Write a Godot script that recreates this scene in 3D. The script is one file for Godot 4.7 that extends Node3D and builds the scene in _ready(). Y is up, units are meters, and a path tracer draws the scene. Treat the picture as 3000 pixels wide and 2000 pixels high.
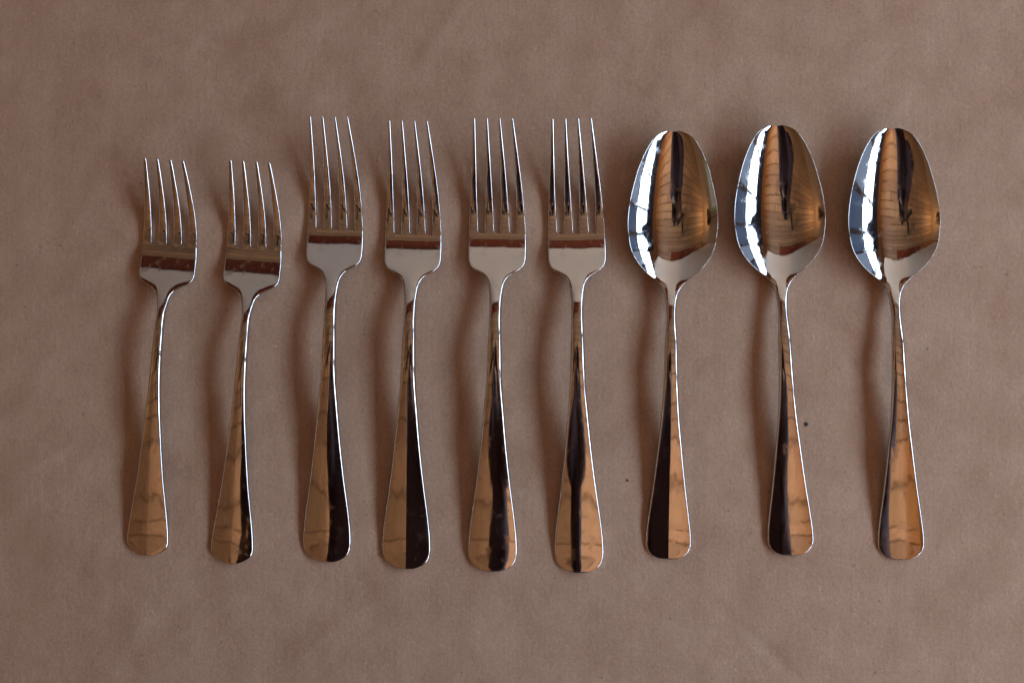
extends Node3D
# Nine pieces of polished cutlery on a sheet of brown kraft paper, seen from above. Metres, y up, the top of the photograph is -z.

var rng := RandomNumberGenerator.new()
var swell := FastNoiseLite.new()
var ripple := FastNoiseLite.new()
var crease := FastNoiseLite.new()
var polish := FastNoiseLite.new()
var folds := []


func _ready() -> void:
	rng.seed = 7
	set_camera()
	set_light()
	make_surroundings()
	make_paper()
	make_cutlery()
	make_specks()
	make_person()


# ---------------------------------------------------------------- camera, light

func set_camera() -> void:
	var cam := Camera3D.new()
	cam.name = "camera"
	cam.keep_aspect = Camera3D.KEEP_HEIGHT
	cam.fov = 28.735
	cam.near = 0.01
	cam.far = 60.0
	add_child(cam)
	cam.look_at_from_position(Vector3(0.0367, 0.6, 0.010), Vector3.ZERO, Vector3(0, 0, -1))
	cam.current = true


func set_light() -> void:
	var env := Environment.new()
	env.background_mode = Environment.BG_COLOR
	env.background_color = Color(0.14, 0.085, 0.05).linear_to_srgb()
	env.tonemap_mode = Environment.TONE_MAPPER_LINEAR
	env.tonemap_exposure = 0.97
	env.sdfgi_enabled = true
	env.ssao_enabled = true
	env.ssil_enabled = true
	var we := WorldEnvironment.new()
	we.name = "world"
	we.environment = env
	add_child(we)
	# two unseen uplighters, placed out of view to warm the planks overhead
	area("unseen_uplighter_glow", Vector3(0.80, 0.305, 1.35), Vector3(0, 1, 0), Vector2(0.24, 0.24), Color(1.0, 0.65, 0.37).linear_to_srgb(), 3.5)
	area("unseen_uplighter_glow", Vector3(-2.25, 1.405, 0.0), Vector3(0, 1, 0), Vector2(0.24, 0.24), Color(1.0, 0.68, 0.40).linear_to_srgb(), 0.45)
	# daylight through the panes of the window at the right
	for k in 11:
		area("window_daylight", Vector3(1.34, 0.835, -1.60 + 0.31 * k), Vector3(-1, 0, 0), Vector2(0.27, 0.475), Color(0.55, 0.74, 1.0).linear_to_srgb(), 0.48)


func area(called: String, at: Vector3, towards: Vector3, size: Vector2, tint: Color, energy: float) -> void:
	var l := AreaLight3D.new()
	l.name = called
	l.area_size = size
	l.area_normalize_energy = true
	l.light_color = tint
	l.light_energy = energy
	l.shadow_enabled = true
	l.set("area_range", 12.0)
	add_child(l)
	var up := Vector3.UP if absf(towards.normalized().y) < 0.9 else Vector3(0, 0, -1)
	l.look_at_from_position(at, at + towards, up)


# ---------------------------------------------------------------- helpers

func tag(o: Node, label: String, category := "", group := "", kind := "") -> void:
	o.set_meta("label", label)
	if category:
		o.set_meta("category", category)
	if group:
		o.set_meta("group", group)
	if kind:
		o.set_meta("kind", kind)


func node(called: String, at: Vector3, parent: Node = self) -> Node3D:
	var n := Node3D.new()
	n.name = called
	n.position = at
	parent.add_child(n, true)
	return n


func put(called: String, mesh: Mesh, mat: Material, parent: Node = self, at := Vector3.ZERO) -> MeshInstance3D:
	var o := MeshInstance3D.new()
	o.name = called
	o.mesh = mesh
	o.position = at
	o.material_override = mat
	o.cast_shadow = GeometryInstance3D.SHADOW_CASTING_SETTING_ON
	parent.add_child(o, true)
	return o


func paint(lin: Color, rough: float, metal := 0.0) -> StandardMaterial3D:
	var m := StandardMaterial3D.new()
	m.albedo_color = lin.linear_to_srgb()
	m.roughness = rough
	m.metallic = metal
	return m


func box_mesh(size: Vector3, bevel := 0.0) -> Mesh:
	if bevel <= 0.0:
		var b := BoxMesh.new()
		b.size = size
		return b
	# a box whose edges are cut at 45 degrees
	var st := SurfaceTool.new()
	st.begin(Mesh.PRIMITIVE_TRIANGLES)
	st.set_smooth_group(-1)
	var h := size / 2.0
	var i := h - Vector3.ONE * bevel
	var pts := PackedVector3Array()
	for sx in [-1, 1]:
		for sy in [-1, 1]:
			for sz in [-1, 1]:
				pts.append(Vector3(sx * h.x, sy * i.y, sz * i.z))
				pts.append(Vector3(sx * i.x, sy * h.y, sz * i.z))
				pts.append(Vector3(sx * i.x, sy * i.y, sz * h.z))
	hull_faces(st, pts, h, bevel)
	st.generate_normals()
	return st.commit()


func hull_faces(st: SurfaceTool, pts: PackedVector3Array, h: Vector3, bevel: float) -> void:
	var dirs := []
	for x in [-1, 0, 1]:
		for y in [-1, 0, 1]:
			for z in [-1, 0, 1]:
				if x or y or z:
					dirs.append(Vector3(x, y, z))
	for d in dirs:
		var face := []
		var most := -1e9
		for p in pts:
			most = maxf(most, d.dot(p))
		for p in pts:
			if d.dot(p) > most - 1e-7:
				face.append(p)
		if face.size() < 3:
			continue
		var mid := Vector3.ZERO
		for p in face:
			mid += p
		mid /= face.size()
		var n: Vector3 = d.normalized()
		var a: Vector3 = (face[0] - mid).normalized()
		var b: Vector3 = n.cross(a)
		face.sort_custom(func(p, q): return atan2((p - mid).dot(b), (p - mid).dot(a)) > atan2((q - mid).dot(b), (q - mid).dot(a)))
		for k in range(1, face.size() - 1):
			st.add_vertex(face[0])
			st.add_vertex(face[k])
			st.add_vertex(face[k + 1])


func pchip(knots: Array, x: float) -> float:
	# monotone cubic through [x0, y0, x1, y1, ...]
	var n := knots.size() / 2
	if x <= knots[0]:
		return knots[1]
	if x >= knots[2 * n - 2]:
		return knots[2 * n - 1]
	var k := 0
	while x > knots[2 * k + 2]:
		k += 1
	var h: float = knots[2 * k + 2] - knots[2 * k]
	var d: float = (knots[2 * k + 3] - knots[2 * k + 1]) / h
	var m0 := d
	var m1 := d
	if k > 0:
		var dp: float = (knots[2 * k + 1] - knots[2 * k - 1]) / (knots[2 * k] - knots[2 * k - 2])
		m0 = 0.0 if dp * d <= 0.0 else 2.0 * dp * d / (dp + d)
	if k < n - 2:
		var dn: float = (knots[2 * k + 5] - knots[2 * k + 3]) / (knots[2 * k + 4] - knots[2 * k + 2])
		m1 = 0.0 if dn * d <= 0.0 else 2.0 * dn * d / (dn + d)
	var t := (x - float(knots[2 * k])) / h
	var t2 := t * t
	var t3 := t2 * t
	return (2 * t3 - 3 * t2 + 1) * float(knots[2 * k + 1]) + (t3 - 2 * t2 + t) * h * m0 + (3 * t2 - 2 * t3) * float(knots[2 * k + 3]) + (t3 - t2) * h * m1


func slope_height(slopes: Array, length: float, pivot: float) -> PackedFloat32Array:
	# integrates the slope of the centre line every half millimetre; 0 at PIVOT
	var out := PackedFloat32Array([0.0])
	var n := int(length * 2.0) + 4
	for i in n:
		out.append(out[i] + 0.5 * pchip(slopes, (i + 0.5) * 0.5))
	var base := out[int(pivot * 2.0)]
	for i in out.size():
		out[i] -= base
	return out


func at_s(table: PackedFloat32Array, s: float) -> float:
	var f := clampf(s * 2.0, 0.0, table.size() - 2.001)
	var i := int(f)
	return lerpf(table[i], table[i + 1], f - i)


# A closed metal strip along s (mm). SECTION(s) returns [left, right, mid_height_callable(u), thickness, edge_radius]; u runs -1..1 across.
func strip(s0: float, s1: float, step: float, section: Callable, origin: float, close0: bool, close1: bool, across := 16) -> ArrayMesh:
	var stations := PackedFloat32Array()
	var s := s0
	var fine := 3.0
	while s < s1:
		stations.append(s)
		var d := step
		if close0 and s - s0 < fine:
			d = minf(step, 0.04 + (s - s0) * 0.16)
		if close1 and s1 - s < fine:
			d = minf(step, maxf(0.03, (s1 - s) * 0.16))
		s += d
	stations.append(s1)
	var half := across * 2 + 1   # ridge, over the edge, to the middle of the underside
	var pos := PackedVector3Array()
	var nor := PackedVector3Array()
	var uvs := PackedVector2Array()
	var idx := PackedInt32Array()
	var e := 0.05
	for side in [1.0, -1.0]:
		var first := pos.size()
		for st in stations:
			var sa: float = clampf(st - e, s0, s1)
			var sb: float = clampf(st + e, s0, s1)
			var row := ring(section.call(st), st, side, across, s0, s1, close0, close1)
			var ra := ring(section.call(sa), sa, side, across, s0, s1, close0, close1)
			var rb := ring(section.call(sb), sb, side, across, s0, s1, close0, close1)
			for k in half:
				var ds := rb[k] - ra[k]
				var dk := row[mini(k + 1, half - 1)] - row[maxi(k - 1, 0)]
				var n: Vector3 = ds.cross(dk) * side
				if n.length() < 1e-9:
					n = Vector3(0, 0, 1 if st > (s0 + s1) / 2.0 else -1)
				pos.append((row[k] - Vector3(0, 0, origin)) * 0.001)
				nor.append(n.normalized())
				uvs.append(Vector2(row[k].x * 0.02, st * 0.02))
		for i in stations.size() - 1:
			for k in half - 1:
				var a := first + i * half + k
				var b := a + half
				if side > 0:
					idx.append_array([a, b, a + 1, a + 1, b, b + 1])
				else:
					idx.append_array([a, a + 1, b, a + 1, b + 1, b])
	# the open ends, flat
	for end in 2:
		if [close0, close1][end]:
			continue
		var se: float = [s0, s1][end]
		var mid := pos.size()
		for side in [1.0, -1.0]:
			var row := ring(section.call(se), se, side, across, s0, s1, close0, close1)
			var at := pos.size()
			for k in half:
				pos.append((row[k] - Vector3(0, 0, origin)) * 0.001)
				nor.append(Vector3(0, 0, -1 if end == 0 else 1))
				uvs.append(Vector2.ZERO)
			for k in across:
				var p := at + k
				var q := at + half - 1 - k
				if (side > 0) == (end == 0):
					idx.append_array([p, p + 1, q, p + 1, q - 1, q])
				else:
					idx.append_array([p, q, p + 1, p + 1, q, q - 1])
	# turn every face so that its front agrees with its normals
	for f in idx.size() / 3:
		var a := idx[3 * f]
		var b := idx[3 * f + 1]
		var c := idx[3 * f + 2]
		var face := (pos[c] - pos[a]).cross(pos[b] - pos[a])
		if face.dot(nor[a] + nor[b] + nor[c]) < 0.0:
			idx[3 * f + 1] = c
			idx[3 * f + 2] = b
	var arrays := []
	arrays.resize(Mesh.ARRAY_MAX)
	arrays[Mesh.ARRAY_VERTEX] = pos
	arrays[Mesh.ARRAY_NORMAL] = nor
	arrays[Mesh.ARRAY_TEX_UV] = uvs
	arrays[Mesh.ARRAY_INDEX] = idx
	var mesh := ArrayMesh.new()
	mesh.add_surface_from_arrays(Mesh.PRIMITIVE_TRIANGLES, arrays)
	return mesh


func ring(sec: Array, s: float, side: float, across: int, s0: float, s1: float, close0: bool, close1: bool) -> PackedVector3Array:
	var left: float = sec[0]
	var right: float = sec[1]
	var cx := (left + right) / 2.0
	var w := maxf((right - left) / 2.0, 0.005)
	var top: Callable = sec[2]
	var thick: float = sec[3]
	var r := minf(float(sec[4]), w)
	var cap := 1.0
	var round_off := thick * 0.45
	if close0 and s - s0 < round_off:
		cap = sqrt(maxf(0.0, 1.0 - pow(1.0 - (s - s0) / round_off, 2.0)))
	if close1 and s1 - s < round_off:
		cap = minf(cap, sqrt(maxf(0.0, 1.0 - pow(1.0 - (s1 - s) / round_off, 2.0))))
	var out := PackedVector3Array()
	var n := across / 2
	for k in across * 2 + 1:
		var j := k if k <= across else 2 * across - k
		var x: float
		var half_thick := 1.0
		if j <= n:
			x = (w - r) * j / float(n)
		else:
			var a := (j - n) / float(across - n) * PI / 2.0
			x = w - r + r * sin(a)
			half_thick = cos(a)
		var y: float = top.call(side * x / w) - thick / 2.0
		var half := thick / 2.0 * half_thick * cap
		out.append(Vector3(cx + side * x, y + (half if k <= across else -half), s))
	return out


# ---------------------------------------------------------------- cutlery

func steel(seed_at: int) -> StandardMaterial3D:
	var m := StandardMaterial3D.new()
	m.resource_name = "polished_steel"
	m.albedo_color = Color(0.64, 0.62, 0.595).linear_to_srgb()
	m.metallic = 1.0
	m.roughness = 1.0
	m.roughness_texture = wear_texture(seed_at)
	m.roughness_texture_channel = BaseMaterial3D.TEXTURE_CHANNEL_RED
	return m


func wear_texture(seed_at: int) -> ImageTexture:
	# how dull the steel is: clean polish, smeared patches, dried drops and hairline scratches
	var n := 1024
	var noise := FastNoiseLite.new()
	noise.seed = seed_at
	noise.frequency = 0.006
	noise.fractal_octaves = 5
	var a := noise.get_seamless_image(n, n)
	a.convert(Image.FORMAT_L8)
	var d := a.get_data()
	var v := PackedFloat32Array()
	v.resize(n * n)
	for i in n * n:
		v[i] = 0.045 + 0.13 * smoothstep(0.58, 0.9, d[i] / 255.0)
	for k in 45:   # dried drops
		var c := Vector2(rng.randi() % n, rng.randi() % n)
		var r := rng.randf_range(5.0, 16.0)
		for y in range(-17, 18):
			for x in range(-17, 18):
				var q := Vector2(x, y).length()
				if q < r:
					v[posmod(int(c.y) + y, n) * n + posmod(int(c.x) + x, n)] += 0.10 * smoothstep(r * 0.5, r, q) + 0.03
	for k in 700:   # hairlines
		var p := Vector2(rng.randf() * n, rng.randf() * n)
		var dir := Vector2.from_angle(rng.randfn(PI / 2.0, 0.6))
		var strong := rng.randf_range(0.02, 0.13) * (1.0 if k % 12 else 2.2)
		for t in 20 + rng.randi() % 140:
			p += dir
			dir = dir.rotated(rng.randf_range(-0.003, 0.003))
			v[posmod(int(p.y), n) * n + posmod(int(p.x), n)] += strong
	var out := PackedByteArray()
	out.resize(n * n)
	for i in n * n:
		out[i] = clampi(int(v[i] * 255.0), 0, 160)
	return ImageTexture.create_from_image(Image.create_from_data(n, n, false, Image.FORMAT_L8, out))


func dent(s: float, x: float) -> float:
	# the faint waviness that polishing leaves, thousandths of a millimetre to a few hundredths
	return 0.055 * polish.get_noise_2d(s * 0.35, x * 1.1) + 0.003 * polish.get_noise_2d(s * 2.6 + 400.0, x * 6.0)


func handle_top(h: PackedFloat32Array, s: float, w: float, ridge_from: float, ridge_to: float, tilt: float, u: float) -> float:
	var k := smoothstep(ridge_from, ridge_to, s)
	var a := absf(u)
	var crown := lerpf(0.16, 0.02, k) * w * a * a            # rounded neck
	var facet := k * tilt * w * (0.72 * (sqrt(a * a + 0.0016) - 0.04) + 0.28 * a * a)     # two gently rounded facets with a crease between
	return at_s(h, s) - crown - facet + dent(s, u * w) + 0.075 * polish.get_noise_2d(s * 0.10 + 900.0, u * w * 2.0)


func make_fork(called: String, spec: Dictionary, m: Material) -> Node3D:
	var root := node(called, Vector3.ZERO)
	var length: float = spec.length
	var h := slope_height(spec.slopes, length, spec.pivot)
	var lift: float = spec.thick_head
	for i in h.size():
		h[i] += lift
	# the far end of the handle comes to rest on the paper
	var end_h := at_s(h, length)
	var from := int(float(spec.crest) * 2.0)
	var drop := h[from] - end_h
	var wanted := h[from] - 2.35
	for i in range(from, h.size()):
		h[i] = h[from] - (h[from] - h[i]) * wanted / drop
	var origin := length / 2.0
	var slot: float = spec.slot
	var tip_c: Array = spec.tine_tip
	var base_c: Array = spec.tine_base
	var head_section := func(s: float) -> Array:
		var w := pchip(spec.outline, s)
		var neck := smoothstep(slot + 14.0, slot + 34.0, s)
		var flat := func(u: float) -> float: return at_s(h, s) - 0.16 * neck * w * u * u + dent(s, u * w)
		var bend: float = -float(spec.lean) * maxf(0.0, 1.0 - s / (slot + 6.0))
		return [-w + bend, w + bend, flat, lerpf(spec.thick_head, 3.0, neck), lerpf(0.75, 1.35, neck)]
	put("head", strip(slot, spec.neck, 0.8, head_section, origin, false, false), m, root)
	var handle_section := func(s: float) -> Array:
		var w := pchip(spec.outline, s)
		var top := func(u: float) -> float: return handle_top(h, s, w, spec.neck + 12.0, spec.neck + 62.0, spec.facet, u)
		var k := smoothstep(spec.neck, length - 30.0, s)
		return [-w, w, top, lerpf(3.0, 2.1, k), lerpf(1.35, 0.8, k)]
	put("handle", strip(spec.neck, length, 1.0, handle_section, origin, false, true, 20), m, root)
	for i in 4:
		var outer := i == 0 or i == 3
		var sgn := -1.0 if i < 2 else 1.0
		var tine := func(s: float) -> Array:
			var t := clampf(s / (slot - 2.0), 0.0, 1.0)
			var w: float = (float(spec.tine_w0) + (float(spec.tine_w1) - float(spec.tine_w0)) * t) / 2.0
			if s < 1.2:
				w *= 0.45 + 0.55 * sqrt(maxf(0.0, 1.0 - pow(1.0 - s / 1.2, 2.0)))
			var c: float
			if outer:
				c = pchip([0.0, tip_c[1], slot * 0.36, lerpf(tip_c[1], base_c[1], 0.50), slot * 0.68, lerpf(tip_c[1], base_c[1], 0.86), slot, base_c[1]], s)
			else:
				c = pchip([0.0, tip_c[0], slot * 0.5, lerpf(tip_c[0], base_c[0], 0.68), slot, base_c[0]], s)
			var a := c - w
			var b := c + w
			var flare := s - (slot - 1.4)
			if flare > 0.0:
				var g := 1.40 * (1.0 - sqrt(maxf(0.0, 1.0 - pow(minf(flare / 1.4, 1.0), 2.0))))
				a -= g
				if not outer:
					b += g
			if outer:
				b = minf(b, pchip(spec.outline, s)) if s > slot - 4.0 else b
				if s > slot - 1.4:
					b = pchip(spec.outline, s)
			var top := func(u: float) -> float: return at_s(h, s) - lerpf(lerpf(0.30, 0.14, clampf(s / (slot * 0.6), 0.0, 1.0)), 0.04, smoothstep(slot - 10.0, slot, s)) * u * u + dent(s, u * 2.0 + sgn * 9.0)
			var edge := lerpf(lerpf(0.75, 0.42, clampf(s / (slot * 0.8), 0.0, 1.0)), 0.12, smoothstep(slot - 2.0, slot, s))
			var thick := lerpf(1.1, spec.thick_head, smoothstep(0.0, slot * 0.7, s))
			var bend: float = -float(spec.lean) * (1.0 - s / (slot + 6.0))
			return [a + bend, b + bend, top, thick, edge] if sgn > 0 else [-b + bend, -a + bend, top, thick, edge]
		put("tine", strip(0.0, slot, 0.7, tine, origin, true, false, 10), m, root)
	return root


func make_spoon(called: String, spec: Dictionary, m: Material) -> Node3D:
	var root := node(called, Vector3.ZERO)
	var length: float = spec.length
	var h := slope_height(spec.slopes, length, spec.pivot)
	for i in h.size():
		h[i] += 1.4
	var from := int(float(spec.crest) * 2.0)
	var drop := h[from] - at_s(h, length)
	var wanted := h[from] - 2.4
	for i in range(from, h.size()):
		h[i] = h[from] - (h[from] - h[i]) * wanted / drop
	var origin := length / 2.0
	var neck: float = spec.neck
	var bowl_section := func(s: float) -> Array:
		var w := pchip(spec.outline, s) * lerpf(0.985, 1.0, smoothstep(60.0, neck, s))
		var k := smoothstep(neck - 14.0, neck, s)
		var deep: float = spec.depth * pow(maxf(0.0, (w - 2.4 * smoothstep(30.0, 70.0, s)) / (spec.widest - 2.4 * smoothstep(30.0, 70.0, s))), 1.3)
		var top := func(u: float) -> float: return at_s(h, s) + (deep * (1.0 - k) - 0.16 * k * w) * u * u + 0.6 * dent(s, u * w)
		return [-w, w, top, lerpf(1.15, 3.0, k), lerpf(0.45, 1.35, k)]
	put("bowl", strip(0.0, neck, 0.7, bowl_section, origin, true, false, 36), m, root)
	var handle_section := func(s: float) -> Array:
		var w := pchip(spec.outline, s)
		var top := func(u: float) -> float: return handle_top(h, s, w, neck + 12.0, neck + 62.0, spec.facet, u)
		var k := smoothstep(neck, length - 30.0, s)
		return [-w, w, top, lerpf(3.0, 2.1, k), lerpf(1.35, 0.8, k)]
	put("handle", strip(neck, length, 1.0, handle_section, origin, false, true, 20), m, root)
	return root


func lay(o: Node3D, at: Vector2, yaw: float, size: float, roll: float, half_length: float, near_contact: float) -> void:
	# rests on the paper at the bottom of the head (near_contact from the middle) and at the end of the handle
	var b := Basis(Vector3.UP, deg_to_rad(-yaw))
	var centre := Vector3(at.x, 0, at.y) * 0.001
	var p := centre + b * Vector3(0, 0, near_contact * 0.001)
	var q := centre + b * Vector3(0, 0, half_length * 0.001 - 0.006)
	var hp := paper_height(p.x, p.z)
	var hq := paper_height(q.x, q.z)
	var span := (half_length - near_contact) * 0.001
	var pitch := atan2(hp - hq, span)
	o.basis = b * Basis(Vector3.RIGHT, pitch) * Basis(Vector3.BACK, deg_to_rad(roll)) * Basis.from_scale(Vector3.ONE * size)
	o.position = Vector3(centre.x, lerpf(hp, hq, -near_contact / (half_length - near_contact)) + 0.0001, centre.z)


func make_cutlery() -> void:
	var m := steel(3)
	var dinner := {
		"lean": 1.7, "length": 200.5, "slot": 49.4, "neck": 88.0, "crest": 102.0, "pivot": 44.0, "thick_head": 1.9, "facet": 0.11,
		"outline": [40.0, 12.75, 48.6, 12.95, 57.0, 13.05, 61.0, 12.95, 63.0, 12.5, 65.0, 11.0, 66.5, 8.9, 67.8, 6.7, 69.2, 5.1, 71.6, 3.85, 74.0, 3.3, 80.5, 2.85, 86.0, 2.75, 98.0, 3.1, 114.0, 3.54, 130.0, 4.75, 146.0, 6.16, 162.0, 7.97, 178.0, 10.15, 186.0, 10.95, 191.0, 11.15, 194.5, 10.75, 196.6, 9.85, 198.5, 7.8, 199.7, 5.0, 200.25, 2.8, 200.5, 0.02],
		"slopes": [0.0, -0.560, 18.0, -0.440, 36.0, -0.150, 44.0, 0.000, 49.0, 0.068, 54.0, 0.170, 58.0, 0.224, 62.0, 0.258, 73.0, 0.258, 81.0, 0.224, 85.0, 0.170, 92.0, 0.075, 102.0, 0.000, 117.0, -0.090, 147.0, -0.170, 180.0, -0.170, 193.0, -0.090, 200.5, -0.040],
		"tine_tip": [2.78, 8.35], "tine_base": [3.56, 10.75], "tine_w0": 1.3, "tine_w1": 4.4,
	}
	var dessert := {
		"lean": 1.7, "length": 181.0, "slot": 38.0, "neck": 72.0, "crest": 88.0, "pivot": 35.0, "thick_head": 1.9, "facet": 0.10,
		"outline": [30.0, 12.5, 38.0, 12.85, 44.0, 13.15, 50.5, 13.2, 52.5, 12.9, 54.2, 11.8, 55.8, 9.5, 57.0, 7.2, 59.0, 4.7, 61.6, 3.2, 65.5, 2.55, 69.5, 2.1, 81.0, 2.35, 97.0, 2.7, 113.0, 3.55, 129.0, 4.85, 145.5, 6.5, 161.5, 8.7, 170.0, 9.7, 174.0, 9.95, 176.5, 9.3, 178.3, 7.7, 179.6, 5.4, 180.6, 2.8, 181.0, 0.02],
		"slopes": [0.0, -0.620, 14.0, -0.500, 28.0, -0.200, 35.0, 0.000, 39.5, 0.068, 45.0, 0.170, 50.0, 0.224, 54.0, 0.258, 62.0, 0.258, 68.0, 0.224, 72.0, 0.170, 79.0, 0.075, 88.0, 0.000, 103.0, -0.090, 128.0, -0.170, 160.0, -0.170, 174.0, -0.080, 181.0, -0.040],
		"tine_tip": [3.0, 8.7], "tine_base": [3.57, 10.75], "tine_w0": 1.75, "tine_w1": 4.5,
	}
	var spoon := {
		"length": 189.6, "neck": 78.0, "crest": 101.0, "pivot": 45.0, "depth": 8.0, "widest": 20.2, "facet": 0.11,
		"outline": [0.0, 0.02, 0.1, 1.9, 0.35, 3.4, 1.0, 5.2, 2.0, 7.1, 3.6, 9.0, 6.9, 11.3, 10.2, 13.1, 16.6, 15.7, 23.2, 17.6, 29.8, 19.1, 36.2, 20.0, 41.0, 20.25, 45.5, 19.9, 49.5, 19.3, 53.0, 18.3, 56.2, 16.7, 59.4, 14.4, 62.5, 11.3, 65.7, 7.2, 69.0, 4.3, 72.3, 3.0, 75.5, 2.55, 82.0, 2.2, 94.0, 2.85, 109.5, 3.25, 125.5, 4.1, 141.0, 5.6, 157.0, 7.4, 173.0, 9.55, 179.0, 10.2, 183.0, 10.3, 185.6, 9.5, 187.3, 8.1, 188.5, 6.2, 189.2, 4.0, 189.6, 0.02],
		"slopes": [0.0, -0.350, 20.0, -0.230, 45.0, 0.0, 54.5, 0.170, 58.5, 0.224, 64.0, 0.258, 72.0, 0.258, 78.0, 0.224, 84.0, 0.170, 92.0, 0.075, 101.0, 0.000, 116.0, -0.090, 141.0, -0.170, 170.0, -0.170, 182.0, -0.090, 189.6, -0.040],
	}
	polish.frequency = 0.055
	polish.fractal_octaves = 2
	var rows := [
		["short_fork", dessert, "short fork at the left end of the row, its handle plain brown", Vector2(-160.59, 8.23), 4.38, 0.9938, 0.0, 35.0, "fork", "short forks"],
		["short_fork", dessert, "short fork second from the left, beside the leftmost long fork", Vector2(-121.49, 10.48), 4.23, 1.0049, 0.0, 35.0, "fork", "short forks"],
		["long_fork", dinner, "long fork next to the short forks, leftmost of the four long ones", Vector2(-81.70, 0.19), 1.56, 0.9976, 0.0, 44.0, "fork", "long forks"],
		["long_fork", dinner, "long fork with a half dark handle, second of the four from the left", Vector2(-45.69, 2.69), 1.33, 0.9995, 0.0, 44.0, "fork", "long forks"],
		["long_fork", dinner, "long fork at the middle of the row, third of the four from the left", Vector2(-7.12, 2.69), 0.92, 1.0051, 0.0, 44.0, "fork", "long forks"],
		["long_fork", dinner, "long fork beside the spoons, rightmost of the four long ones", Vector2(29.69, 3.06), -0.35, 1.0037, 0.0, 44.0, "fork", "long forks"],
		["table_spoon", spoon, "steel spoon beside the forks, its handle half black and half copper coloured", Vector2(71.11, 2.25), 0.67, 1.0036, 0.0, 45.0, "spoon", "spoons"],
		["table_spoon", spoon, "middle one of the three spoons, with a dark crumb beside its handle", Vector2(120.79, 0.15), -2.18, 1.0032, 0.3, 45.0, "spoon", "spoons"],
		["table_spoon", spoon, "spoon at the right end of the row, its handle all copper coloured", Vector2(169.88, 1.82), -1.71, 1.0004, 0.6, 45.0, "spoon", "spoons"],
	]
	var used := {}
	for i in rows.size():
		var r: Array = rows[i]
		var called: String = r[0]
		var n: int = used.get(called, 0)
		used[called] = n + 1
		polish.seed = 100 + i
		var spec: Dictionary = r[1]
		var o := make_fork(called, spec, m) if spec.has("slot") else make_spoon(called, spec, m)
		if n:
			o.name = "%s_%03d" % [called, n]
		tag(o, r[2], r[8], r[9])
		var length: float = spec.length
		lay(o, r[3], r[4], r[5], r[6], length / 2.0, float(r[7]) - length / 2.0)


# ---------------------------------------------------------------- paper

func paper_height(x: float, z: float) -> float:
	var p := Vector2(x, z).rotated(0.5) * 1000.0
	var y := swell.get_noise_2d(p.x, p.y * 1.25) * 1.3
	y += ripple.get_noise_2d(p.x * 1.0, p.y * 1.2 + 300.0) * 0.33
	var c := crease.get_noise_2d(p.x * 0.8 + 500.0, p.y * 1.5)
	y += 0.35 * (1.0 - minf(1.0, absf(c) * 5.0)) * clampf(0.5 + swell.get_noise_2d(p.x + 900.0, p.y), 0.0, 1.0)
	for f in folds:
		var t: float = clampf(((x - f[0].x) * f[1].x + (z - f[0].y) * f[1].y) / f[2], 0.0, 1.0)
		var away: float = Vector2(x, z).distance_to(f[0] + f[1] * f[2] * t) * 1000.0 / f[4]
		if away < 3.0:
			y += f[3] * exp(-away * away) * sin(PI * clampf(t, 0.02, 0.98))
	return (y - 0.3) * 0.001


func make_paper() -> void:
	swell.seed = 11
	for k in 22:
		var way := Vector2.from_angle(rng.randf_range(-0.7, 0.9))
		folds.append([Vector2(rng.randf_range(-0.26, 0.22), rng.randf_range(-0.17, 0.17)), way, rng.randf_range(0.03, 0.11), rng.randf_range(-0.5, 0.5), rng.randf_range(1.8, 4.5)])
	swell.frequency = 0.011
	swell.fractal_octaves = 2
	swell.domain_warp_enabled = true
	swell.domain_warp_amplitude = 25.0
	swell.domain_warp_frequency = 0.012
	ripple.seed = 23
	ripple.frequency = 0.035
	ripple.fractal_octaves = 2
	crease.seed = 5
	crease.frequency = 0.009
	crease.fractal_octaves = 2
	var w := 1.15
	var d := 0.72
	var z_mid := -0.02
	var nx := 560
	var nz := 350
	var pos := PackedVector3Array()
	var nor := PackedVector3Array()
	var uv := PackedVector2Array()
	var idx := PackedInt32Array()
	for j in nz + 1:
		for i in nx + 1:
			var x := (float(i) / nx - 0.5) * w
			var z := (float(j) / nz - 0.5) * d + z_mid
			pos.append(Vector3(x, paper_height(x, z), z))
			uv.append(Vector2(x / 0.5, z / 0.5))
	for j in nz + 1:
		for i in nx + 1:
			var here := j * (nx + 1)
			var dx := pos[here + maxi(i - 1, 0)] - pos[here + mini(i + 1, nx)]
			var dz := pos[maxi(j - 1, 0) * (nx + 1) + i] - pos[mini(j + 1, nz) * (nx + 1) + i]
			nor.append(dz.cross(dx).normalized())
	for j in nz:
		for i in nx:
			var a := j * (nx + 1) + i
			idx.append_array([a, a + 1, a + nx + 1, a + 1, a + nx + 2, a + nx + 1])
	var arrays := []
	arrays.resize(Mesh.ARRAY_MAX)
	arrays[Mesh.ARRAY_VERTEX] = pos
	arrays[Mesh.ARRAY_NORMAL] = nor
	arrays[Mesh.ARRAY_TEX_UV] = uv
	arrays[Mesh.ARRAY_INDEX] = idx
	var mesh := ArrayMesh.new()
	mesh.add_surface_from_arrays(Mesh.PRIMITIVE_TRIANGLES, arrays)
	var m := StandardMaterial3D.new()
	m.resource_name = "kraft_paper"
	m.albedo_texture = paper_texture()
	m.roughness = 0.78
	m.metallic_specular = 0.35
	var bump := FastNoiseLite.new()
	bump.seed = 4
	bump.frequency = 0.22
	bump.fractal_octaves = 3
	var tex := NoiseTexture2D.new()
	tex.width = 1024
	tex.height = 1024
	tex.seamless = true
	tex.noise = bump
	m.heightmap_enabled = true
	m.heightmap_texture = tex
	m.heightmap_scale = 0.012
	var p := put("paper", mesh, m)
	tag(p, "sheet of brown kraft paper with soft creases under the cutlery", "", "", "structure")


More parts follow.
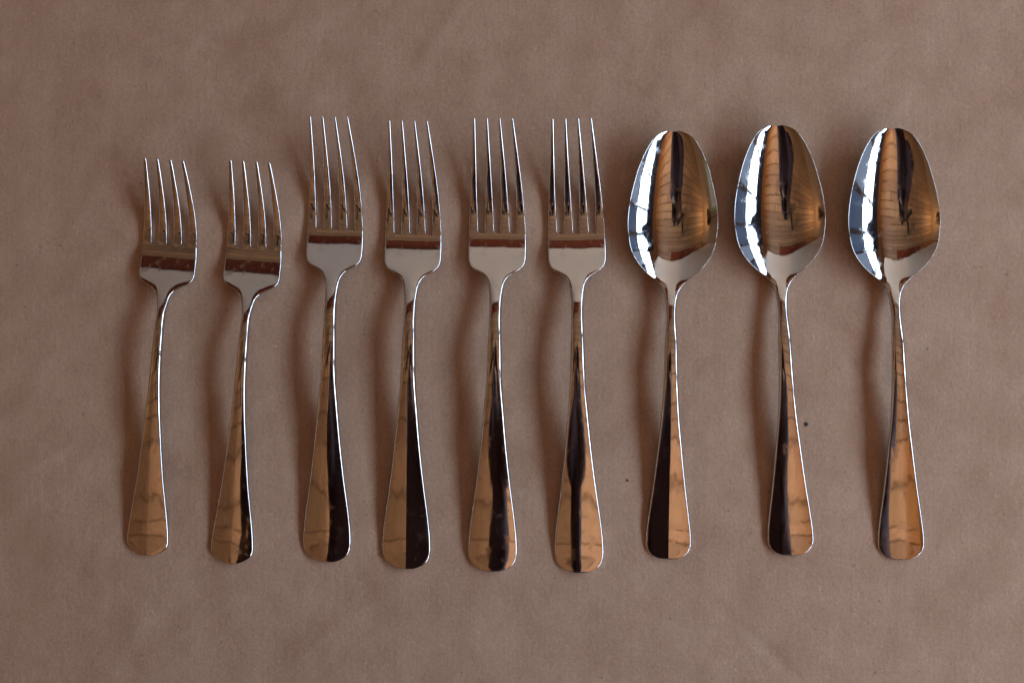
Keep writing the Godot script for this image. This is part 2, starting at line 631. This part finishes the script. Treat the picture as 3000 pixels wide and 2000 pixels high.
func paper_texture() -> ImageTexture:
	# pulp: cloudy blotches, short fibres lying mostly lengthways, dark and pale flecks; 0.5 m to a side
	var n := 1536
	var cloud := FastNoiseLite.new()
	cloud.seed = 31
	cloud.frequency = 0.012
	cloud.fractal_octaves = 4
	var fine := FastNoiseLite.new()
	fine.seed = 32
	fine.frequency = 0.16
	fine.fractal_octaves = 3
	var a := cloud.get_seamless_image(n, n)
	var b := fine.get_seamless_image(n, n)
	a.convert(Image.FORMAT_L8)
	b.convert(Image.FORMAT_L8)
	var da := a.get_data()
	var db := b.get_data()
	var grain := PackedFloat32Array()
	grain.resize(n * n)
	for i in n * n:
		grain[i] = rng.randf() - 0.5
	# fibres
	for k in 42000:
		var x := rng.randi() % n
		var y := rng.randi() % n
		var len := 4 + rng.randi() % 12
		var lean := rng.randf_range(-0.5, 0.5)
		var v := rng.randf_range(-0.55, 0.6)
		for t in len:
			var q := posmod(y + t, n) * n + posmod(x + int(t * lean), n)
			grain[q] += v
	# flecks
	for k in 900:
		var x := rng.randi() % n
		var y := rng.randi() % n
		var r := 1 + int(rng.randf() * rng.randf() * 2.2)
		var v := -rng.randf_range(0.6, 2.4) if rng.randf() < 0.55 else rng.randf_range(0.6, 2.0)
		for dy in range(-r, r + 1):
			for dx in range(-r, r + 1):
				if dx * dx + dy * dy <= r * r:
					grain[posmod(y + dy, n) * n + posmod(x + dx, n)] += v * (1.0 - 0.5 * sqrt(dx * dx + dy * dy) / r) * 0.8
	var ribs := PackedFloat32Array()
	for x in n:
		ribs.append(rng.randf_range(-0.03, 0.03))
	var out := PackedByteArray()
	out.resize(n * n * 3)
	var base := Color(0.455, 0.290, 0.192)
	for i in n * n:
		var c := (da[i] / 255.0 - 0.5)
		var f := 1.0 + 0.16 * c + 0.14 * (db[i] / 255.0 - 0.5) + 0.25 * grain[i] + ribs[i % n] * (0.5 + db[i] / 255.0)
		f = clampf(f, 0.25, 1.7)
		var warm := 0.06 * c + 0.05 * (db[i] / 255.0 - 0.5)
		out[3 * i] = srgb8(base.r * f * (1.0 - warm * 0.3))
		out[3 * i + 1] = srgb8(base.g * f * (1.0 + warm * 0.5))
		out[3 * i + 2] = srgb8(base.b * f * (1.0 + warm))
	return ImageTexture.create_from_image(Image.create_from_data(n, n, false, Image.FORMAT_RGB8, out))


func srgb8(v: float) -> int:
	return clampi(int(255.0 * (1.055 * pow(clampf(v, 0.0031, 1.0), 1.0 / 2.4) - 0.055) + 0.5), 0, 255)


func make_specks() -> void:
	var dark := paint(Color(0.03, 0.032, 0.035), 0.8)
	var spots := [
		[Vector3(0.1314, 0, 0.0370), 0.0007, "dark crumb lying on the paper beside the middle spoon's handle"],
		[Vector3(0.0519, 0, 0.0622), 0.00042, "tiny black crumb on the paper left of the first spoon's handle"],
	]
	for s in spots:
		var st := SurfaceTool.new()
		st.begin(Mesh.PRIMITIVE_TRIANGLES)
		var ball := SphereMesh.new()
		ball.radial_segments = 12
		ball.rings = 8
		ball.radius = 1.0
		ball.height = 2.0
		var mdt := MeshDataTool.new()
		var am := ArrayMesh.new()
		am.add_surface_from_arrays(Mesh.PRIMITIVE_TRIANGLES, ball.get_mesh_arrays())
		mdt.create_from_surface(am, 0)
		var nz := FastNoiseLite.new()
		nz.frequency = 0.9
		nz.seed = int(s[1] * 1e5)
		for i in mdt.get_vertex_count():
			var v := mdt.get_vertex(i)
			mdt.set_vertex(i, v * (1.0 + 0.5 * nz.get_noise_3dv(v)) * Vector3(1.0, 0.55, 1.25))
		am.clear_surfaces()
		mdt.commit_to_surface(am)
		st.append_from(am, 0, Transform3D(Basis.from_scale(Vector3.ONE * s[1]), Vector3.ZERO))
		st.generate_normals()
		var p: Vector3 = s[0]
		var o := put("crumb", st.commit(), dark, self, Vector3(p.x, paper_height(p.x, p.z) + 0.0004, p.z))
		tag(o, s[2], "crumb")


# ---------------------------------------------------------------- what the polished steel mirrors

func make_surroundings() -> void:
	# the boarded ceiling
	var ceiling := node("ceiling", Vector3(0, 2.0, 0))
	tag(ceiling, "ceiling of honey coloured planks mirrored in the cutlery", "", "", "structure")
	var woods := []
	for k in 6:
		var f := rng.randf_range(0.82, 1.15)
		woods.append(wood(Color(0.47 * f, 0.270 * f * rng.randf_range(0.95, 1.05), 0.138 * f), 40 + k))
	var z := -1.75
	while z < 2.4:
		var x := -2.5
		var cut := rng.randf_range(-1.6, 0.6)
		for part in 2:
			var x1: float = [cut, 1.48][part]
			put("plank", box_mesh(Vector3(x1 - x - 0.006, 0.02, 0.112), 0.006), woods[rng.randi() % 6], ceiling, Vector3((x + x1) / 2.0, 0.01, z + 0.06))
			x = x1
		z += 0.12
	put("deck", box_mesh(Vector3(4.02, 0.03, 4.2)), paint(Color(0.05, 0.03, 0.015), 0.9), ceiling, Vector3(-0.5, 0.045, 0.33))
	# walls and floor
	var tan := wood(Color(0.42, 0.25, 0.12), 61)
	var slate := paint(Color(0.035, 0.045, 0.075), 0.7)
	wall("left_wall", Vector3(-2.5, 0.62, 0.33), Vector3(0.05, 2.76, 4.2), tan, "honey coloured wooden wall to the left of the table")
	wall("near_wall", Vector3(-0.5, 0.62, 2.43), Vector3(4.05, 2.76, 0.05), tan, "wooden wall behind the photographer")
	wall("far_wall", Vector3(-0.5, 0.62, -1.78), Vector3(4.05, 2.76, 0.05), tan, "wooden wall beyond the pale half wall")
	wall("floor", Vector3(-0.5, -0.775, 0.33), Vector3(4.1, 0.05, 4.3), wood(Color(0.16, 0.08, 0.045), 62), "dark wooden floor under the table")
	# the right-hand wall has the window opening
	wall("window_wall", Vector3(1.44, -0.444, 0.33), Vector3(0.08, 0.61, 4.2), slate, "slate blue wall under the window")
	wall("window_wall_001", Vector3(1.44, 1.536, 0.33), Vector3(0.08, 0.92, 4.2), tan, "wooden wall over the window")
	wall("window_wall_002", Vector3(1.44, 0.468, -1.775), Vector3(0.08, 1.21, 0.04), slate, "slate blue wall beside the window, far end")
	wall("window_wall_003", Vector3(1.44, 0.468, 2.055), Vector3(0.08, 1.21, 0.75), slate, "slate blue wall beside the window, near end")
	# table under the paper
	wall("table_top", Vector3(0, -0.026, -0.02), Vector3(1.3, 0.045, 0.80), wood(Color(0.2, 0.09, 0.04), 63), "wooden table top under the kraft paper")
	# unseen half wall with red rail, long enough to shade the far left paper
	var low := node("unseen_half_wall", Vector3(-0.52, -0.75, -0.52))
	tag(low, "unseen pale half wall with dark red timber rail, mirrored in the fork shoulders", "wall")
	put("plaster", box_mesh(Vector3(2.06, 1.60, 0.08)), paint(Color(0.85, 0.77, 0.64), 0.8), low, Vector3(0.11, 0.80, 0))
	put("rail", box_mesh(Vector3(1.62, 0.29, 0.11), 0.012), paint(Color(0.15, 0.022, 0.010), 0.25), low, Vector3(-0.10, 1.748, 0))
	make_window()
	var door := node("door", Vector3(-2.46, -0.745, 0.55))  # out of view, placed for the pale band mirrored at the spoon rims
	tag(door, "pale cream door, out of view in the wooden wall at the far left", "door")
	put("panel", box_mesh(Vector3(0.03, 1.95, 0.70), 0.004), paint(Color(0.78, 0.74, 0.60), 0.5), door, Vector3(0, 0.975, 0))
	for jamb_z in [-0.39, 0.39]:
		put("jamb", box_mesh(Vector3(0.05, 2.03, 0.07), 0.004), paint(Color(0.35, 0.48, 0.16), 0.5), door, Vector3(0, 1.015, jamb_z))
	put("lintel", box_mesh(Vector3(0.05, 0.07, 0.70), 0.004), paint(Color(0.35, 0.48, 0.16), 0.5), door, Vector3(0, 1.99, 0))
	make_unseen_uplighter(Vector3(0.80, -0.75, 1.35), 0.0, "unseen uplighter lamp behind the photographer, placed to warm the ceiling planks")
	make_unseen_uplighter(Vector3(-2.25, -0.75, 0.0), 1.1, "unseen uplighter lamp by the wooden wall, placed to brighten the far left")
	make_fan()


func wall(called: String, at: Vector3, size: Vector3, m: Material, label: String) -> void:
	tag(put(called, box_mesh(size), m, self, at), label, "", "", "structure")


func wood(lin: Color, seed_at: int) -> StandardMaterial3D:
	var m := paint(Color.WHITE, 0.55)
	var noise := FastNoiseLite.new()
	noise.seed = seed_at
	noise.frequency = 0.02
	noise.fractal_octaves = 4
	noise.domain_warp_enabled = true
	var tex := NoiseTexture2D.new()
	tex.width = 256
	tex.height = 256
	tex.seamless = true
	tex.noise = noise
	var g := Gradient.new()
	g.colors = PackedColorArray([(lin * 0.72).linear_to_srgb(), (lin * 1.2).linear_to_srgb()])
	tex.color_ramp = g
	m.albedo_texture = tex
	m.uv1_triplanar = true
	m.uv1_world_triplanar = true
	m.uv1_scale = Vector3(0.8, 6.0, 6.0)
	return m


func make_window() -> void:
	var w := node("window", Vector3(1.41, 0.585, -0.25))
	tag(w, "bright window of many narrow panes with ragged blue valance, out of view right of the table", "window")
	var white := paint(Color(0.25, 0.25, 0.30), 0.5)
	for y in [-0.70, 0.0, 0.49]:
		put("frame", box_mesh(Vector3(0.06, 0.036, 3.45), 0.004), white, w, Vector3(0, y, 0.20))
	for k in 12:
		put("frame", box_mesh(Vector3(0.058, 0.453, 0.04), 0.004), white, w, Vector3(0, 0.245, -1.505 + 0.31 * k))
		put("frame", box_mesh(Vector3(0.058, 0.663, 0.04), 0.004), white, w, Vector3(0, -0.35, -1.505 + 0.31 * k))
	var glow := paint(Color(0.7, 0.8, 0.9), 0.2)
	glow.emission_enabled = true
	glow.emission = Color(0.58, 0.76, 0.95).linear_to_srgb()
	glow.emission_energy_multiplier = 1.0
	var shade := paint(Color(0.10, 0.14, 0.22), 0.2)   # lower panes, out of view, glowing for the bluish band in the bowls
	shade.emission_enabled = true
	shade.emission = Color(0.30, 0.48, 0.90).linear_to_srgb()
	shade.emission_energy_multiplier = 0.22
	var pale := shade.duplicate()
	pale.emission = Color(0.5, 0.65, 0.95).linear_to_srgb()
	pale.emission_energy_multiplier = 0.5
	for k in 11:
		put("pane", box_mesh(Vector3(0.006, 0.453, 0.269)), glow, w, Vector3(-0.02, 0.245, -1.35 + 0.31 * k))
		put("pane", box_mesh(Vector3(0.006, 0.663, 0.269)), shade if k % 3 else pale, w, Vector3(-0.02, -0.35, -1.35 + 0.31 * k))
	# ragged cloth out of view; long tongues darken the window mirrored in the bowls
	var st := SurfaceTool.new()
	st.begin(Mesh.PRIMITIVE_TRIANGLES)
	var n := 34
	var low := []
	for i in n + 1:
		low.append(0.53 - rng.randf() * 0.07 - (0.22 * rng.randf() * rng.randf() if i % 2 else 0.0) - (0.34 * rng.randf_range(0.6, 1.0) if i in [6, 7, 8, 19, 20] else 0.0))
	for i in n:
		var z0 := lerpf(-0.4, 1.92, float(i) / n)
		var z1 := lerpf(-0.4, 1.92, float(i + 1) / n)
		for side in [-0.004, 0.004]:
			var v := [Vector3(side, 0.92, z0), Vector3(side, 0.92, z1), Vector3(side, low[i + 1], z1), Vector3(side, low[i], z0)]
			for j in [0, 1, 2, 0, 2, 3]:
				st.add_vertex(v[j])
		for j in [[-0.004, 0], [0.004, 0], [0.004, 1], [-0.004, 0], [0.004, 1], [-0.004, 1]]:
			st.add_vertex(Vector3(j[0], low[i + j[1]], z1 if j[1] else z0))
	st.generate_normals()
	put("valance", st.commit(), paint(Color(0.03, 0.045, 0.13), 0.8), w, Vector3(-0.085, 0, 0))


func make_unseen_uplighter(at: Vector3, taller: float, label: String) -> void:  # lamp out of view that lights the boards above
	var l := node("unseen_standing_lamp", at)
	tag(l, label, "lamp", "unseen_uplighters")
	var brass := paint(Color(0.25, 0.17, 0.08), 0.35, 1.0)
	var c := CylinderMesh.new()
	c.top_radius = 0.012
	c.bottom_radius = 0.014
	c.height = 0.9 + taller
	put("pole", c, brass, l, Vector3(0, 0.46 + taller / 2.0, 0))
	var base := CylinderMesh.new()
	base.top_radius = 0.12
	base.bottom_radius = 0.14
	base.height = 0.03
	put("base", base, brass, l, Vector3(0, 0.015, 0))
	var st := SurfaceTool.new()
	st.begin(Mesh.PRIMITIVE_TRIANGLES)
	lathe(st, [Vector2(0.02, 0.90), Vector2(0.10, 0.93), Vector2(0.165, 0.99), Vector2(0.195, 1.05), Vector2(0.19, 1.055), Vector2(0.155, 1.0), Vector2(0.10, 0.95), Vector2(0.001, 0.92)], 32)
	st.generate_normals()
	put("shade", st.commit(), brass, l, Vector3(0, taller, 0))
	var glow := paint(Color(0.9, 0.8, 0.6), 0.4)
	glow.emission_enabled = true
	glow.emission = Color(1.0, 0.72, 0.44).linear_to_srgb()
	glow.emission_energy_multiplier = 1.5
	var disc := CylinderMesh.new()
	disc.top_radius = 0.17
	disc.bottom_radius = 0.17
	disc.height = 0.01
	put("bulb", disc, glow, l, Vector3(0, 1.04 + taller, 0))


func lathe(st: SurfaceTool, profile: Array, around: int) -> void:
	for i in profile.size() - 1:
		for k in around:
			var a := TAU * k / around
			var b := TAU * (k + 1) / around
			var p: Vector2 = profile[i]
			var q: Vector2 = profile[i + 1]
			var v := [Vector3(p.x * cos(a), p.y, p.x * sin(a)), Vector3(p.x * cos(b), p.y, p.x * sin(b)), Vector3(q.x * cos(b), q.y, q.x * sin(b)), Vector3(q.x * cos(a), q.y, q.x * sin(a))]
			for j in [0, 1, 2, 0, 2, 3]:
				st.add_vertex(v[j])


func make_fan() -> void:
	var f := node("ceiling_fan", Vector3(-0.42, 1.72, 0.06))
	tag(f, "dark ceiling fan with four blades, mirrored in the spoon bowls", "fan")
	var dark := paint(Color(0.03, 0.022, 0.018), 0.4)
	var hub := CylinderMesh.new()
	hub.top_radius = 0.07
	hub.bottom_radius = 0.055
	hub.height = 0.10
	put("motor", hub, dark, f)
	var rod := CylinderMesh.new()
	rod.top_radius = 0.012
	rod.bottom_radius = 0.012
	rod.height = 0.22
	put("rod", rod, dark, f, Vector3(0, 0.16, 0))
	for k in 4:
		var b := put("blade", box_mesh(Vector3(0.26, 0.008, 0.09), 0.003), dark, f)
		b.basis = Basis(Vector3.UP, k * PI / 2.0 + 0.3) * Basis(Vector3.RIGHT, 0.2)
		b.position = Basis(Vector3.UP, k * PI / 2.0 + 0.3) * Vector3(0.19, -0.01, 0)


func make_person() -> void:
	var who := node("person", Vector3(0.04, -0.75, 0.46))
	tag(who, "photographer in dark plum clothes bending over the table with a camera", "person")
	var x0 := 0.0
	var x1 := 0.05
	var shirt := Color(0.070, 0.028, 0.030)
	var jeans := Color(0.022, 0.016, 0.020)
	var shoe := Color(0.02, 0.018, 0.016)
	var skin := Color(0.30, 0.16, 0.11)
	var bones := []
	for d in [-1.0, 1.0]:
		var x: float = x1 + d * 0.09
		bones.append([Vector3(x, -0.712, 0.56), Vector3(x + d * 0.02, -0.722, 0.37), 0.038, 0.028, shoe])
		bones.append([Vector3(x, -0.69, 0.545), Vector3(x, -0.27, 0.50), 0.043, 0.06, jeans])
		bones.append([Vector3(x, -0.27, 0.50), Vector3(x1 + d * 0.085, 0.10, 0.52), 0.064, 0.092, jeans])
		bones.append([Vector3(x1 - 0.03 + d * 0.05, 0.38, 0.44), Vector3(x0 + d * 0.045, 0.56, 0.31), 0.105, 0.09, shirt])
		bones.append([Vector3(x0, 0.65, 0.25), Vector3(x0 + d * 0.085, 0.63, 0.255), 0.052, 0.052, shirt])
		bones.append([Vector3(x0 + d * 0.09, 0.62, 0.25), Vector3(x0 + d * 0.10, 0.43, 0.16), 0.042, 0.037, shirt])
	bones.append([Vector3(x0 + 0.10, 0.43, 0.16), Vector3(0.125, 0.675, 0.085), 0.038, 0.028, shirt])
	bones.append([Vector3(x0 - 0.10, 0.43, 0.16), Vector3(-0.075, 0.655, 0.085), 0.038, 0.028, shirt])
	bones.append([Vector3(x1 - 0.08, 0.12, 0.52), Vector3(x1 + 0.08, 0.12, 0.52), 0.125, 0.125, jeans])
	bones.append([Vector3(x1, 0.17, 0.52), Vector3(x1 - 0.03, 0.40, 0.455), 0.128, 0.13, shirt])
	bones.append([Vector3(x0, 0.67, 0.24), Vector3(x0, 0.83, 0.14), 0.052, 0.048, skin])
	bones.append([Vector3(x0, 0.63, 0.22), Vector3(x0, 0.79, 0.165), 0.105, 0.085, shirt])   # thick scarf
	var st := SurfaceTool.new()
	st.begin(Mesh.PRIMITIVE_TRIANGLES)
	var off := -who.position
	nets(st, bones, 0.016, 0.035, off)
	# head, looking down into the finder
	var c := Vector3(x0, 0.905, 0.095)
	var f := Vector3(0, -0.70, -0.714)
	var u := Vector3(0, 0.714, -0.70)
	var r := Vector3.RIGHT
	var head := [
		[c - f * 0.022, c + f * 0.022, 0.086, 0.080, skin],
		[c + f * 0.03 - u * 0.035, c + f * 0.055 - u * 0.095, 0.062, 0.034, skin],
		[c - f * 0.005 - u * 0.06, c - f * 0.02 - u * 0.12, 0.05, 0.048, skin],
		[c + f * 0.092 + u * 0.008, c + f * 0.112 - u * 0.028, 0.010, 0.015, skin],
		[c + f * 0.088 - u * 0.058 - r * 0.02, c + f * 0.088 - u * 0.058 + r * 0.02, 0.010, 0.010, skin],
		[c + f * 0.088 + u * 0.022 - r * 0.045, c + f * 0.088 + u * 0.022 + r * 0.045, 0.012, 0.012, skin],
		[c + r * 0.082 + u * 0.015, c + r * 0.085 - u * 0.03, 0.014, 0.010, skin],
		[c - r * 0.082 + u * 0.015, c - r * 0.085 - u * 0.03, 0.014, 0.010, skin],
	]
	nets(st, head, 0.0065, 0.012, off)
	hand(st, Vector3(0.125, 0.675, 0.085), Vector3(-0.30, 0.35, -0.88), Vector3(-0.95, -0.25, 0.2), off, skin)
	hand(st, Vector3(-0.075, 0.655, 0.085), Vector3(0.55, 0.18, -0.81), Vector3(0.35, 0.90, 0.25), off, skin)
	var m := StandardMaterial3D.new()
	m.vertex_color_use_as_albedo = true
	m.roughness = 0.8
	put("body", st.commit(), m, who)
	# hair, hanging forward on both sides
	var hs := SurfaceTool.new()
	hs.begin(Mesh.PRIMITIVE_TRIANGLES)
	var dark := Color(0.018, 0.012, 0.010)
	var hair := [[c - f * 0.035 + u * 0.012, c + u * 0.03, 0.094, 0.078, dark]]
	for k in 9:
		var a := lerpf(-1.0, 1.0, k / 8.0)
		var root := c - f * 0.03 + r * a * 0.085 + u * 0.01
		hair.append([root, root - u * 0.17 + r * a * 0.015 - f * 0.02 + f * 0.03 * absf(a), 0.032, 0.016 + 0.006 * (k % 3), dark])
	nets(hs, hair, 0.009, 0.012, off)
	var hm := StandardMaterial3D.new()
	hm.vertex_color_use_as_albedo = true
	hm.roughness = 0.45
	put("hair", hs.commit(), hm, who)
	var em := paint(Color(0.02, 0.015, 0.012), 0.1)
	for d in [-1.0, 1.0]:
		var ball := SphereMesh.new()
		ball.radius = 0.012
		ball.height = 0.024
		put("eye", ball, em, who, c + f * 0.083 + r * d * 0.031 + off)
	make_camera_body()


func make_camera_body() -> void:
	var o := node("camera_body", Vector3(0.04, 0.612, 0.012))
	tag(o, "black camera held over the table by the photographer", "camera")
	var black := paint(Color(0.015, 0.015, 0.017), 0.4)
	put("case", box_mesh(Vector3(0.135, 0.055, 0.09), 0.008), black, o, Vector3(0, 0.125, 0))
	put("finder", box_mesh(Vector3(0.05, 0.05, 0.025), 0.006), black, o, Vector3(0, 0.127, -0.056))
	var st := SurfaceTool.new()
	st.begin(Mesh.PRIMITIVE_TRIANGLES)
	lathe(st, [Vector2(0.026, 0.012), Vector2(0.030, 0.0), Vector2(0.034, 0.0), Vector2(0.035, 0.004), Vector2(0.035, 0.05), Vector2(0.033, 0.052), Vector2(0.033, 0.10)], 32)
	st.generate_normals()
	put("lens", st.commit(), black, o)
	var glass := CylinderMesh.new()
	glass.top_radius = 0.026
	glass.bottom_radius = 0.026
	glass.height = 0.004
	put("front_glass", glass, paint(Color(0.01, 0.01, 0.015), 0.05), o, Vector3(0, 0.014, 0))


func hand(st: SurfaceTool, wrist: Vector3, along: Vector3, inner: Vector3, off: Vector3, skin: Color) -> void:
	# a palm and five fingers that close towards INNER
	var d := along.normalized()
	var n := (inner - d * inner.dot(d)).normalized()
	var s := d.cross(n)
	if s.y < 0.0:
		s = -s
	var b := []
	var spread := [0.028, 0.009, -0.010, -0.027]
	var long := [0.070, 0.078, 0.072, 0.056]
	for k in 4:
		var knuckle: Vector3 = wrist + d * (0.086 - 0.004 * absf(k - 1.2)) + s * spread[k]
		b.append([wrist + d * 0.012 + s * spread[k] * 0.5, knuckle, 0.016, 0.0115, skin])
		var p := knuckle
		var turn := 0.0
		for j in 3:
			turn += [0.45, 0.75, 0.6][j]
			var q: Vector3 = p + (d * cos(turn) + n * sin(turn)) * long[k] * [0.45, 0.31, 0.24][j]
			b.append([p, q, 0.0095 - 0.001 * j, 0.0088 - 0.001 * j, skin])
			p = q
	var t0: Vector3 = wrist + d * 0.03 + s * 0.022
	var t1: Vector3 = t0 + (d * 0.5 + s * 0.7 + n * 0.5).normalized() * 0.042
	var t2: Vector3 = t1 + (d * 0.75 + s * 0.25 + n * 0.6).normalized() * 0.034
	b.append([t0, t1, 0.015, 0.011, skin])
	b.append([t1, t2, 0.0105, 0.0085, skin])
	nets(st, b, 0.0045, 0.006, off)


# Surface nets round tapered capsules [from, to, radius, radius, colour] joined by a smooth minimum.
func nets(st: SurfaceTool, bones: Array, cell: float, blend: float, off: Vector3) -> void:
	var lo := Vector3.ONE * 1e9
	var hi := -lo
	for b in bones:
		var r := Vector3.ONE * (maxf(b[2], b[3]) + cell * 3.0)
		lo = lo.min(b[0] - r).min(b[1] - r)
		hi = hi.max(b[0] + r).max(b[1] + r)
	var size := ((hi - lo) / cell).ceil()
	var nx := int(size.x) + 1
	var ny := int(size.y) + 1
	var nz := int(size.z) + 1
	var field := PackedFloat32Array()
	field.resize(nx * ny * nz)
	field.fill(1.0)
	for b in bones:
		var p: Vector3 = b[0]
		var q: Vector3 = b[1]
		var ra: float = b[2]
		var rb: float = b[3]
		var m := Vector3.ONE * (maxf(ra, rb) + blend + cell * 2.0)
		var i0 := ((p.min(q) - m - lo) / cell).floor().max(Vector3.ZERO)
		var i1 := ((p.max(q) + m - lo) / cell).ceil().min(Vector3(nx - 1, ny - 1, nz - 1))
		var axis := q - p
		var l2 := maxf(axis.length_squared(), 1e-9)
		for z in range(int(i0.z), int(i1.z) + 1):
			for y in range(int(i0.y), int(i1.y) + 1):
				for x in range(int(i0.x), int(i1.x) + 1):
					var v := lo + Vector3(x, y, z) * cell
					var t := clampf((v - p).dot(axis) / l2, 0.0, 1.0)
					var d := v.distance_to(p + axis * t) - lerpf(ra, rb, t)
					var at := (z * ny + y) * nx + x
					var e := field[at]
					var h := maxf(blend - absf(e - d), 0.0) / blend
					field[at] = minf(e, d) - h * h * blend * 0.25
	var where := {}
	var pos := PackedVector3Array()
	var steps := [1, nx, nx * ny]
	for z in nz - 1:
		for y in ny - 1:
			for x in nx - 1:
				var at := (z * ny + y) * nx + x
				var inside := 0
				var f := []
				for k in 8:
					var val := field[at + (k & 1) + ((k >> 1) & 1) * nx + (k >> 2) * nx * ny]
					f.append(val)
					if val < 0.0:
						inside += 1
				if inside == 0 or inside == 8:
					continue
				var sum := Vector3.ZERO
				var n := 0
				for k in 8:
					for axis in 3:
						if k & (1 << axis):
							continue
						var k2: int = k | (1 << axis)
						if (f[k] < 0.0) != (f[k2] < 0.0):
							var t: float = f[k] / (f[k] - f[k2])
							var a := Vector3(k & 1, (k >> 1) & 1, k >> 2)
							a[axis] += t
							sum += a
							n += 1
				where[at] = pos.size()
				pos.append(lo + (Vector3(x, y, z) + sum / n) * cell)
	var tris := PackedInt32Array()
	for at in where:
		for axis in 3:
			var s0: int = steps[axis]
			var s1: int = steps[(axis + 1) % 3]
			var s2: int = steps[(axis + 2) % 3]
			if at + s0 >= field.size():
				continue
			var a := field[at] < 0.0
			var b := field[at + s0] < 0.0
			if a == b or not (where.has(at - s1) and where.has(at - s2) and where.has(at - s1 - s2)):
				continue
			var q := [where[at], where[at - s1], where[at - s1 - s2], where[at - s2]]
			if a:
				tris.append_array([q[0], q[2], q[1], q[0], q[3], q[2]])
			else:
				tris.append_array([q[0], q[1], q[2], q[0], q[2], q[3]])
	# outward normals from the faces, colour from the nearest bone
	var nor := PackedVector3Array()
	nor.resize(pos.size())
	for i in range(0, tris.size(), 3):
		var fn := (pos[tris[i + 2]] - pos[tris[i]]).cross(pos[tris[i + 1]] - pos[tris[i]])
		for j in 3:
			nor[tris[i + j]] += fn
	var tint := PackedColorArray()
	for v in pos:
		var best := 1e9
		var c := Color.WHITE
		for b in bones:
			var axis: Vector3 = b[1] - b[0]
			var t := clampf((v - b[0]).dot(axis) / maxf(axis.length_squared(), 1e-9), 0.0, 1.0)
			var d: float = v.distance_to(b[0] + axis * t) - lerpf(b[2], b[3], t)
			if d < best:
				best = d
				c = b[4]
		tint.append(c)
	for i in tris.size():
		st.set_color(tint[tris[i]])
		st.set_normal(nor[tris[i]].normalized())
		st.add_vertex(pos[tris[i]] + off)
